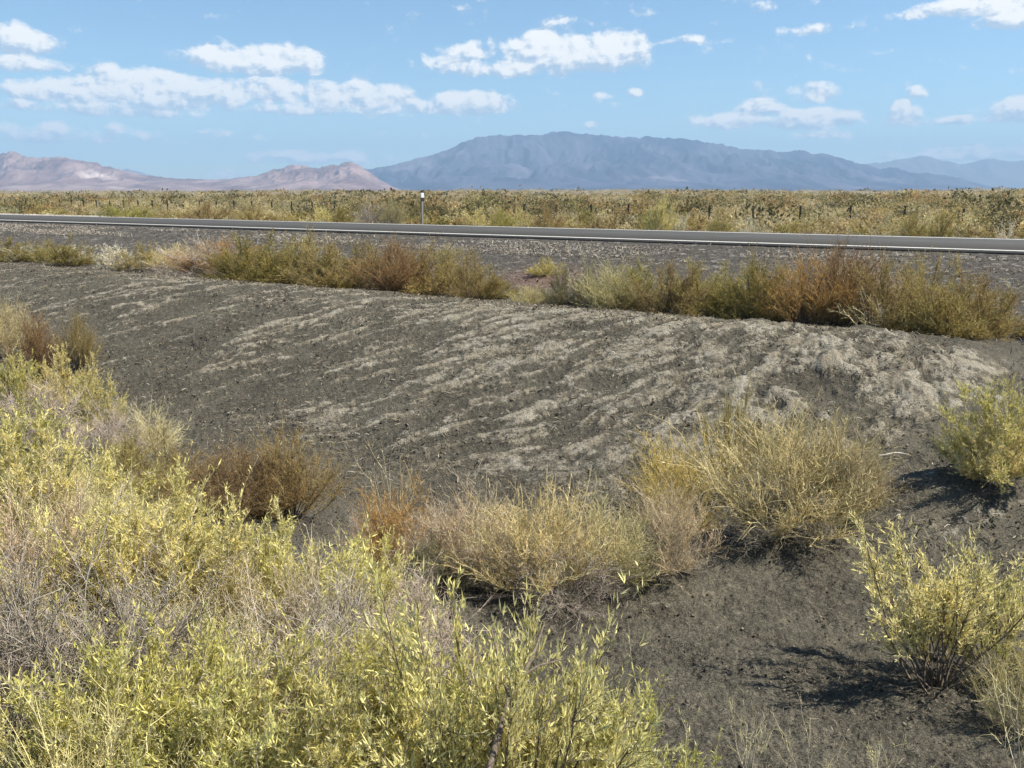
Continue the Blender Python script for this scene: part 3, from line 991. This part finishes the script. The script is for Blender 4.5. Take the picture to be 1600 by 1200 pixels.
# ------------------------------------------------------------------ plants behind the bank crest, left to right
B = [
    (4, 374, .55, .6, 'olive_shrub', 'olive', 'small olive shrub at the left edge on the near road verge'),
    (40, 384, .45, .8, 'sage', 'sage', 'grey green sage at far left behind the bank'),
    (75, 380, .5, .7, 'olive_shrub', 'goldolive', 'gold olive shrub between two pale sage clumps at far left'),
    (108, 374, .5, .6, 'olive_shrub', 'olive', 'small olive shrub standing back from the pale sage clumps'),
    (128, 386, .5, 1.0, 'sage', 'palesage', 'pale whitish sage clump behind the bank, left one'),
    (182, 386, .5, .9, 'sage', 'palesage', 'pale whitish sage clump beside the gold olive shrub'),
    (222, 384, .6, 1.0, 'olive_shrub', 'goldolive', 'gold olive shrub right of the pale sage clumps'),
    (272, 390, .5, .8, 'dry_shrub', 'straw', 'straw dry shrub left of the long olive hedge'),
    (318, 378, .7, .9, 'dead_shrub', 'mauve', 'grey twiggy dead shrub at the left end of the olive hedge'),
    (345, 384, .75, .9, 'rust_shrub', 'orange', 'orange brown shrub at the left end of the olive hedge'),
    (385, 376, .95, 1.3, 'olive_shrub', 'olive', 'tall olive shrub, greenest in the left half of the hedge'),
    (430, 372, 1.0, 1.3, 'olive_shrub', 'olive', 'tallest dark olive shrub of the left hedge'),
    (475, 377, .95, 1.2, 'olive_shrub', 'goldolive', 'gold olive shrub beside the tallest dark olive one'),
    (520, 382, .95, 1.2, 'olive_shrub', 'rustolive', 'rusty olive shrub near the middle of the left hedge'),
    (565, 386, .9, 1.2, 'olive_shrub', 'olive', 'olive shrub with rusty top in the middle of the left hedge'),
    (610, 388, .9, 1.1, 'rust_shrub', 'rust', 'rust shrub in the right half of the left hedge'),
    (648, 392, .9, 1.2, 'olive_shrub', 'rustolive', 'brown olive shrub under the white marker post'),
    (695, 392, .9, 1.1, 'olive_shrub', 'goldolive', 'gold olive shrub near the right end of the left hedge'),
    (735, 398, .85, 1.0, 'olive_shrub', 'rustolive', 'brown shrub at the right end of the left hedge'),
    (762, 422, .6, .6, 'olive_shrub', 'olive', 'low olive shrub closing the right end of the left hedge'),
    (832, 452, .4, .8, 'dry_shrub', 'straw', 'low straw grass tuft in the gap between the two hedges'),
    (885, 420, .8, .9, 'olive_shrub', 'greygreen', 'grey green shrub at the left end of the right hedge'),
    (925, 414, .85, 1.0, 'olive_shrub', 'greygreen', 'grey green twiggy shrub second in the right hedge'),
    (962, 424, .8, .9, 'dry_shrub', 'tan', 'tan dry shrub with pale twigs in the right hedge'),
    (1000, 420, .9, 1.0, 'olive_shrub', 'olive', 'green olive shrub right of the tan dry one'),
    (1045, 414, .95, 1.1, 'olive_shrub', 'rustolive', 'rusty topped olive shrub in the right hedge'),
    (1092, 418, .9, 1.0, 'olive_shrub', 'goldolive', 'gold olive shrub beside the rusty topped one'),
    (1140, 420, .9, 1.0, 'olive_shrub', 'goldolive', 'yellowish olive shrub near the middle of the right hedge'),
    (1185, 416, .95, 1.0, 'olive_shrub', 'olive', 'olive shrub left of the orange rust ones'),
    (1225, 418, .9, .9, 'olive_shrub', 'goldolive', 'golden brown shrub left of the orange rust ones'),
    (1262, 418, 1.0, .9, 'rust_shrub', 'orange', 'orange rust shrub left of the tallest reddish shrub'),
    (1322, 392, 1.2, .9, 'rust_shrub', 'rust', 'tallest reddish shrub rising above the right hedge'),
    (1345, 425, .9, .9, 'dry_shrub', 'pinkstraw', 'dry shrub with long pale stems before the tallest reddish one'),
    (1390, 412, 1.05, 1.1, 'olive_shrub', 'rustolive', 'brown gold shrub right of the tallest reddish one'),
    (1440, 410, 1.05, 1.1, 'olive_shrub', 'goldolive', 'broad gold olive shrub in the right hedge'),
    (1488, 420, 1.0, 1.1, 'olive_shrub', 'goldolive', 'gold olive shrub third from the right edge'),
    (1535, 436, 1.0, 1.1, 'olive_shrub', 'rustolive', 'brown olive shrub second from the right edge of the hedge'),
    (1585, 455, .95, 1.0, 'olive_shrub', 'goldolive', 'gold olive shrub cut by the right edge behind the bank'),
]
for k, (px, py, h, w, kind, colour, label) in enumerate(B):
    v = 15.0 + .9 * ((k * 7) % 5) / 4
    if px < 300:
        v += .6
    across(px, v, py - 2, 145 if px > 940 else (80 if px < 300 or px > 820 else (150 if px < 700 else 100)), kind, colour, label)
base(855, 431, 403, 62, 'olive_shrub', 'yellow', 'lone bright yellow shrub on the gravel verge before the road')

# ------------------------------------------------------------------ plants beyond the road
S = [
    (200, 316, 1.3, 2.2, 'olive_shrub', 'green', 'dark green shrub on the far road edge at left'),
    (228, 326, .9, 1.6, 'olive_shrub', 'green', 'small green shrub beside the dark green one across the road'),
    (330, 318, 1.1, 3.0, 'olive_shrub', 'rustolive', 'rusty olive shrub across the road left of the grey domed one'),
    (400, 322, 1.0, 2.6, 'olive_shrub', 'goldolive', 'gold shrub across the road between two rusty ones'),
    (505, 324, .9, 1.5, 'sage', 'yellow', 'pale yellow low shrub across the road near a fence post'),
    (535, 322, .95, 1.3, 'olive_shrub', 'olive', 'olive brown shrub beside the pale yellow one across the road'),
    (580, 320, 1.2, 2.4, 'dead_shrub', 'grey', 'grey domed dead shrub across the road left of the marker post'),
    (612, 316, 1.3, 1.8, 'dry_shrub', 'tan', 'tan dry shrub just right of the grey domed one'),
    (745, 328, .9, 1.6, 'sage', 'yellow', 'yellow green clump across the road right of the marker post'),
    (780, 328, 1.0, 1.6, 'olive_shrub', 'green', 'green clump beside the yellow one across the road'),
    (812, 326, 1.0, 1.5, 'sage', 'yellowgreen', 'bright yellow green clump before the rusty one across the road'),
    (856, 326, 1.1, 1.9, 'olive_shrub', 'rustolive', 'rusty brown clump right of the bright yellow green one'),
    (1030, 312, 1.7, 1.6, 'saltbush', 'yellowgreen', 'tall bright green bush standing alone across the road'),
    (1005, 334, .8, 1.1, 'olive_shrub', 'green', 'low green growth left of the tall bright green bush'),
    (1065, 338, .7, 1.0, 'sage', 'palesage', 'pale low growth right of the tall bright green bush'),
    (1170, 342, .7, 1.4, 'sage', 'palesage', 'whitish sage at the road edge right of the tall green bush'),
    (1120, 332, .9, 1.5, 'olive_shrub', 'goldolive', 'golden shrub between the tall green bush and the whitish sage'),
    (1420, 336, .9, 1.9, 'olive_shrub', 'goldolive', 'olive gold shrub at the far road edge toward the right'),
    (1465, 334, .9, 1.7, 'olive_shrub', 'goldolive', 'broad gold shrub at the far road edge near the right'),
    (1570, 346, .8, 1.2, 'sage', 'palesage', 'whitish sage at the right edge across the road'),
]
for k, (px, py, h, w, kind, colour, label) in enumerate(S):
    across(px, 33.8 + .8 * (k % 3), py, w * 29, kind, colour, label)

PLAIN_COL = [('goldolive', 'low golden olive shrub on the plain across the road'), ('tan', 'low tan dry shrub on the plain across the road'),
             ('olive', 'low olive shrub on the plain across the road'), ('straw', 'low straw coloured shrub on the plain across the road'),
             ('darkolive', 'low dark olive shrub on the plain across the road'), ('rustolive', 'low rusty shrub on the plain across the road'),
             ('sage', 'low pale grey green shrub on the plain across the road')]
pr = random.Random(5)
made = []
for zone, (v0, v1, cnt, gap) in enumerate(((34.7, 36.2, 75, .8), (36.2, 40.5, 110, 1.0), (40.5, 62, 105, 1.5))):
    n0 = len(made)
    for k in range(6000):
        u, v = pr.uniform(-30, 110), pr.uniform(v0, v1)
        x, y = xy(u, v)
        if y < 15 or abs(x / y) > .60 or (v < 37.5 and u > 50):
            continue
        if any((x - a) ** 2 + (y - b) ** 2 < (gap * (y / 38) ** .5) ** 2 for a, b in made):
            continue
        made.append((x, y))
        if len(made) - n0 >= cnt:
            break
        patch = float(fbm(np.array(u * .16 + 3), np.array(v * .3), 2))
        wts = ((7, 2, 5, 3, 1, 9, 2) if patch > .5 else (8, 4, 5, 4, 1, 2, 3)) if v < 40.5 else (2, 6, 2, 4, 6, 2, 3)
        q = pr.choices(range(7), wts)[0]
        h = (.42 if zone == 0 else .62 if zone == 1 else .75) * pr.uniform(.75, 1.35)
        place('plain_shrub', (x, y, float(ground(x, y))), h, h * pr.uniform(1.6, 2.7), PLAIN_COL[q][0], PLAIN_COL[q][1],
              group='low shrubs on the plain across the road')


def far_shrubs():
    """the shrub plain out to the foot of the mountains, one mass"""
    g = np.random.default_rng(21)
    cols = np.array([(.54, .44, .25), (.58, .48, .29), (.50, .39, .16), (.12, .11, .055), (.42, .38, .23), (.33, .285, .13), (.38, .26, .12), (.17, .15, .075)])
    vs, fs, cs, n0 = [], [], [], 0
    for r0, r1, cnt, nq, hs in ((40, 95, 2800, 230, .80), (95, 220, 3800, 110, .85), (220, 700, 6500, 26, .9), (700, 3600, 12000, 10, 1.2)):
        a = g.uniform(-.66, .66, cnt * 2)
        rr = np.sqrt(g.uniform(r0 ** 2, r1 ** 2, cnt * 2)) if r0 < 200 else np.exp(g.uniform(math.log(r0), math.log(r1), cnt * 2))
        x, y = rr * np.sin(a), rr * np.cos(a)
        u, v = uv(x, y)
        ok = (v > 42) & ((v > 60) | (g.uniform(0, 1, cnt * 2) < .6))
        x, y, rr, u, v = x[ok][:cnt], y[ok][:cnt], rr[ok][:cnt], u[ok][:cnt], v[ok][:cnt]
        n = len(x)
        z = ground(x, y)
        pt = fbm(u / 14 + 7, v / 9, 3) + g.normal(0, .05, n)
        dark = (pt > .625) | (g.uniform(0, 1, n) < .05)
        ci = np.where(dark, g.choice([3, 5, 7, 6], n), g.choice([0, 1, 2, 4, 0, 1, 5], n))
        h = hs * g.uniform(.5, 1.15, n) * np.where(dark, 1.35, .9) * np.where(g.uniform(0, 1, n) < .05, 1.6, 1)
        w = h * g.uniform(.9, 1.7, n) * (1 if r0 < 200 else 1.6)
        i = np.repeat(np.arange(n), nq)
        d = unit(g.normal(size=(n * nq, 3)))
        d[:, 2] = np.abs(d[:, 2])
        rad = g.uniform(.35, 1, n * nq) ** .5 * (1 + .3 * g.normal(size=n * nq) * .5)
        P = np.stack([x[i] + d[:, 0] * w[i] * rad * .75, y[i] + d[:, 1] * w[i] * rad * .75, z[i] + d[:, 2] * h[i] * rad], -1)
        s = (np.sqrt(h * w) * (.9 / math.sqrt(nq)) * 1.15)[i] * g.uniform(.6, 1.3, n * nq)
        t1 = unit(g.normal(size=(n * nq, 3)) + d * .5 + np.array([0, 0, .5]))
        t2 = unit(np.cross(t1, g.normal(size=(n * nq, 3))))
        a_, b_ = t1 * s[:, None], t2 * s[:, None] * .55
        V = np.stack([P - a_ * .8, P + b_, P + a_, P - b_], 1).reshape(-1, 3)
        k = (np.arange(n * nq) * 4)[:, None] + n0
        vs.append(V)
        fs.append(np.concatenate([k, k + 1, k + 2, k + 3], 1))
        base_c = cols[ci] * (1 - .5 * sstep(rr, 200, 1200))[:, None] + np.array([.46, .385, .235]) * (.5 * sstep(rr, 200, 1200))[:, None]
        cs.append(base_c[i] * g.uniform(.82, 1.12, (n * nq, 1)))
        n0 += len(V)
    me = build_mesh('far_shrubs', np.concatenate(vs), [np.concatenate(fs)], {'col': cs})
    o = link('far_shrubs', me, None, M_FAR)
    tag(o, 'low desert shrubs covering the far plain as one mass', 'shrubs', None, 'stuff')


far_shrubs()


# ------------------------------------------------------------------ litter and small growth
def litter():
    g = np.random.default_rng(33)
    vs, fs, cs, n0 = [], [], [], 0

    def scatter(u0, u1, v0, v1, n, ln, wd, keep, pal, up=.25):
        nonlocal n0
        u, v = g.uniform(u0, u1, n), g.uniform(v0, v1, n)
        ok = keep(u, v) > g.uniform(0, 1, n)
        u, v = u[ok], v[ok]
        x, y = xy(u, v)
        front = (y > 1.2) & (np.abs(x / np.maximum(y, .1)) < .68)
        x, y = x[front], y[front]
        m = len(x)
        d = g.normal(size=(m, 3))
        d[:, 2] = np.abs(d[:, 2]) * up
        d = unit(d)
        s = unit(np.cross(d, g.normal(size=(m, 3)) * .4 + np.array([0, 0, 1.0])))
        L = ln * g.uniform(.4, 1.5, m)[:, None]
        W = wd * g.uniform(.6, 1.4, m)[:, None]
        z = ground(x, y) + .012 + .012 * g.uniform(0, 1, m)
        P = np.stack([x, y, z], -1)
        bendv = np.array([0, 0, 1.0]) * (L * g.uniform(-.05, .18, m)[:, None])
        V = np.stack([P - s * W, P + d * L * .5 - s * W + bendv, P + d * L * .5 + s * W + bendv, P + s * W, P + d * L], 1).reshape(-1, 3)
        k = (np.arange(m) * 5)[:, None] + n0
        vs.append(V)
        fs.append(np.concatenate([k, k + 1, k + 2, k + 3], 1))
        fs3.append(np.concatenate([k + 1, k + 4, k + 2], 1))
        c = np.array(pal)[g.integers(0, len(pal), m)] * g.uniform(.6, 1.2, (m, 1))
        cs.append(c)
        n0 += len(V)
    fs3 = []
    tan = [(.34, .29, .20), (.26, .21, .14), (.44, .40, .32), (.07, .055, .042), (.045, .038, .03), (.2, .16, .1)]
    scatter(-6, 30, 6.5, 13.2, 150000, .07, .0036, lambda u, v: .2 + .8 * pale_mask(u, v), tan)
    scatter(-6, 9, 1.0, 7.5, 70000, .032, .0016, lambda u, v: .08 + .75 * sstep(fbm(u * 1.2, v * 2.2, 4), .48, .68) + .3 * pale_mask(u, v), [(.26, .22, .16), (.2, .165, .115), (.05, .042, .034), (.14, .115, .08)])
    scatter(-10, 60, 13.5, 24.7, 50000, .09, .006, lambda u, v: sstep(fbm(u * .25, v * .8, 3), .45, .66) * .5 + .04, [(.38, .34, .28), (.30, .26, .2), (.17, .13, .10), (.23, .175, .13)], .4)
    scatter(-14, 60, 21.8, 24.0, 45000, .11, .008, lambda u, v: sstep(fbm(u * .35, v * 1.2, 3), .40, .6), [(.46, .41, .35), (.36, .315, .26)], .4)
    scatter(-14, 90, 31.9, 34.8, 16000, .14, .010, lambda u, v: sstep(fbm(u * .4, v * .5, 3), .42, .6) * .8 + .05, [(.55, .48, .36), (.45, .38, .25), (.40, .28, .2)], 1.6)
    n4, n3 = np.concatenate(fs), np.concatenate(fs3)
    cc = np.concatenate(cs)
    me = build_mesh('dry_litter', np.concatenate(vs), [n4, n3], {'col': [cc, cc]})
    o = link('dry_litter', me, None, M_LITTER)
    tag(o, 'bits of dry straw and bleached litter lying on the soil and verge', 'litter', None, 'stuff')


litter()


def clods():
    g = np.random.default_rng(44)
    vs, fs, cs, n0 = [], [], [], 0
    for u0, u1, v0, v1, n, s0, s1 in ((-6, 9, 1.0, 7.8, 48000, .003, .015), (-6, 26, 7.5, 13.4, 15000, .007, .024), (-8, 50, 14.5, 24.6, 12000, .012, .035)):
        u, v = g.uniform(u0, u1, n), g.uniform(v0, v1, n)
        ok = sstep(fbm(u * 1.1 + 60, v * 1.7, 4), .40, .60) * .85 + .1 > g.uniform(0, 1, n)
        x, y = xy(u[ok], v[ok])
        f = (y > 1.2) & (np.abs(x / np.maximum(y, .1)) < .68)
        x, y = x[f], y[f]
        m = len(x)
        s = s0 + (s1 - s0) * g.uniform(0, 1, m) ** 3
        c = np.stack([x, y, ground(x, y) + .006 + s * .3], -1)
        oct_ = np.array([(1, 0, 0), (0, 1, 0), (-1, 0, 0), (0, -1, 0), (0, 0, .8), (0, 0, -.8)])
        V = c[:, None] + oct_[None] * s[:, None, None] * g.uniform(.55, 1.25, (m, 6, 1)) + g.normal(0, .18, (m, 6, 3)) * s[:, None, None]
        k = (np.arange(m) * 6)[:, None, None] + n0
        F = np.array([(0, 1, 4), (1, 2, 4), (2, 3, 4), (3, 0, 4), (1, 0, 5), (2, 1, 5), (3, 2, 5), (0, 3, 5)])
        vs.append(V.reshape(-1, 3))
        fs.append((F[None] + k).reshape(-1, 3))
        pal = np.array([(.06, .052, .042), (.12, .105, .08), (.035, .03, .026), (.22, .195, .15), (.08, .065, .052)])
        cs.append(np.repeat(pal[g.integers(0, 5, m)], 8, axis=0))
        n0 += m * 6
    o = link('soil_clods', build_mesh('soil_clods', np.concatenate(vs), [np.concatenate(fs)], {'col': [np.concatenate(cs)]}), None, M_CLOD)
    tag(o, 'crumbs and small clods of dark soil strewn over the bare ground', 'clods', None, 'stuff')


clods()


# ------------------------------------------------------------------ marker post, fence, stick
def box(name, cx, cy, z0, z1, sx, sy, parent, mat, bev=.004, taper=1.0):
    import bmesh
    bm = bmesh.new()
    vs = []
    for z, k in ((z0, 1.0), (z1, taper)):
        for dx, dy in ((-1, -1), (1, -1), (1, 1), (-1, 1)):
            vs.append(bm.verts.new((cx + dx * sx * k / 2, cy + dy * sy * k / 2, z)))
    for f in ((3, 2, 1, 0), (4, 5, 6, 7), (0, 1, 5, 4), (1, 2, 6, 5), (2, 3, 7, 6), (3, 0, 4, 7)):
        bm.faces.new([vs[i] for i in f])
    if bev:
        bmesh.ops.bevel(bm, geom=bm.edges[:], offset=bev, segments=2, affect='EDGES')
    me = bpy.data.meshes.new(name)
    bm.to_mesh(me)
    bm.free()
    return link(name, me, parent, mat)


def marker_post():
    x, y, _ = at(660, 351)
    # stands just past the far edge line
    u, v = uv(x, y)
    v = 32.75
    dx = ray(660, 351)
    k = v / (VX * dx[0] + VY * dx[1])
    x, y = dx[0] * k, dx[1] * k
    z = float(ground(x, y))
    Ht = EYE + ray(660, 297)[2] / ray(660, 297)[1] * y - z
    root = bpy.data.objects.new('marker_post', None)
    COL.objects.link(root)
    root.location = (x, y, z)
    root.rotation_euler = (0, R(.8), R(32))
    tag(root, 'slim roadside marker post with white panel and black top across the road', 'marker post')
    box('post', 0, 0, -.3, Ht * .70, .085, .05, root, M_STEEL, .006)
    box('post_foot', .0, .01, -.2, Ht * .35, .11, .035, root, M_STEEL, .006)
    box('lower_band', 0, -.005, Ht * .70, Ht * .79, .155, .07, root, M_BLACK, .01)
    box('white_panel', 0, -.008, Ht * .79, Ht * .925, .16, .07, root, M_WHITE, .01)
    box('cap', 0, -.004, Ht * .925, Ht, .17, .08, root, M_BLACK, .02, .75)
    return root


marker_post()


def fence():
    Vf = 50.0
    root = bpy.data.objects.new('wire_fence', None)
    COL.objects.link(root)
    x, y = xy(Vf * .4, Vf)
    root.location = (x, y, float(ground(x, y)))
    tag(root, 'thin wire fence on dark posts running along the plain across the road', 'fence')
    ox, oy, oz = root.location
    pxs = [1608, 1508, 1414, 1330, 1251, 1178, 1109, 1045, 982, 924, 870, 819, 770, 723, 678, 636, 597, 559, 522, 487, 455, 424, 394, 365,
           338, 311, 286, 261, 238, 215, 193, 172, 151, 131, 112, 93, 75, 58, 41, 25, 9, -6]
    tops = []
    fr = random.Random(2)
    for i, px in enumerate(pxs):
        r = ray(px, 320)
        k = Vf / (VX * r[0] + VY * r[1])
        X, Y = r[0] * k, r[1] * k
        gz = float(ground(X, Y))
        ztop = EYE - .0148 * Vf * 1.0 + fr.uniform(-.06, .06)
        tops.append((X, Y, gz, ztop))
        # T shaped steel post: web, flange and studs in one mesh
        import bmesh
        bm = bmesh.new()
        lean = fr.uniform(-.03, .03)

        def bx(x0, x1, y0, y1, z0, z1):
            v = [bm.verts.new((xx + lean * (zz - z0), yy, zz)) for zz in (z0, z1) for xx, yy in ((x0, y0), (x1, y0), (x1, y1), (x0, y1))]
            for f in ((3, 2, 1, 0), (4, 5, 6, 7), (0, 1, 5, 4), (1, 2, 6, 5), (2, 3, 7, 6), (3, 0, 4, 7)):
                bm.faces.new([v[q] for q in f])
        w = .055
        bx(-w, w, -.012, .012, gz - .3 - gz, ztop - gz)
        bx(-.012, .012, .0125, .06, gz - .3 - gz, ztop - gz - .002)
        for s in range(5):
            zz = .25 + s * .17
            if zz < ztop - gz:
                bx(-.02, .02, -.03, -.0125, zz, zz + .03)
        me = bpy.data.meshes.new('post')
        bm.to_mesh(me)
        bm.free()
        o = link('post', me, root, M_RUST)
        o.location = (X - ox, Y - oy, gz - oz)
        if px == 1330:
            me2 = bpy.data.meshes.new('brace')
            bm = bmesh.new()
            v = []
            for zz, sx in ((-.1, -.75), (ztop - gz - .1, -.06)):
                for dx, dy in ((-.03, -.03), (.03, -.03), (.03, .03), (-.03, .03)):
                    v.append(bm.verts.new((sx + dx, .1 + dy, zz)))
            for f in ((3, 2, 1, 0), (4, 5, 6, 7), (0, 1, 5, 4), (1, 2, 6, 5), (2, 3, 7, 6), (3, 0, 4, 7)):
                bm.faces.new([v[q] for q in f])
            bm.to_mesh(me2)
            bm.free()
            b = link('brace', me2, root, M_RUST)
            b.location = o.location
    for s in range(4):
        c = np.array([(X - ox, Y - oy - .06, zt - .06 - .22 * s - oz) for X, Y, gz, zt in tops])
        ring = np.array([(0, .004 * math.cos(a), .004 * math.sin(a)) for a in (0, 2.094, 4.189)])
        V = (c[:, None, :] + ring[None]).reshape(-1, 3)
        i = np.arange(len(c) - 1)[:, None] * 3
        j = np.arange(3)[None]
        q = np.stack([i + j, i + (j + 1) % 3, i + 3 + (j + 1) % 3, i + 3 + j], -1).reshape(-1, 4)
        link('wire', build_mesh('wire', V, [q]), root, M_STEEL)


fence()


def stick():
    x, y, z = at(1396, 713)
    g = np.random.default_rng(4)
    n = 9
    t = np.linspace(-.5, .5, n)
    L = 50 / FPX * math.hypot(x, y)
    pts = np.stack([t * L, .03 * np.sin(t * 5), .012 * np.cos(t * 6) + .02], -1)
    rad = .011 * (1 - .5 * (t + .5)) * g.uniform(.85, 1.15, n)
    ring = np.arange(6) * math.pi / 3
    V = np.concatenate([p + np.stack([0 * ring, r * np.cos(ring), r * np.sin(ring)], -1) for p, r in zip(pts, rad)])
    i = np.arange(n - 1)[:, None] * 6
    j = np.arange(6)[None]
    q = np.stack([i + j, i + (j + 1) % 6, i + 6 + (j + 1) % 6, i + 6 + j], -1).reshape(-1, 4)
    o = link('stick', build_mesh('stick', V, [q], smooth=True), None, simple_mat('bleached_wood', (.55, .5, .42), .8, .2, 30))
    o.location = (x, y, z)
    tag(o, 'bleached stick lying on dark soil right of the tallest straw shrub', 'stick')


stick()
build_haze()
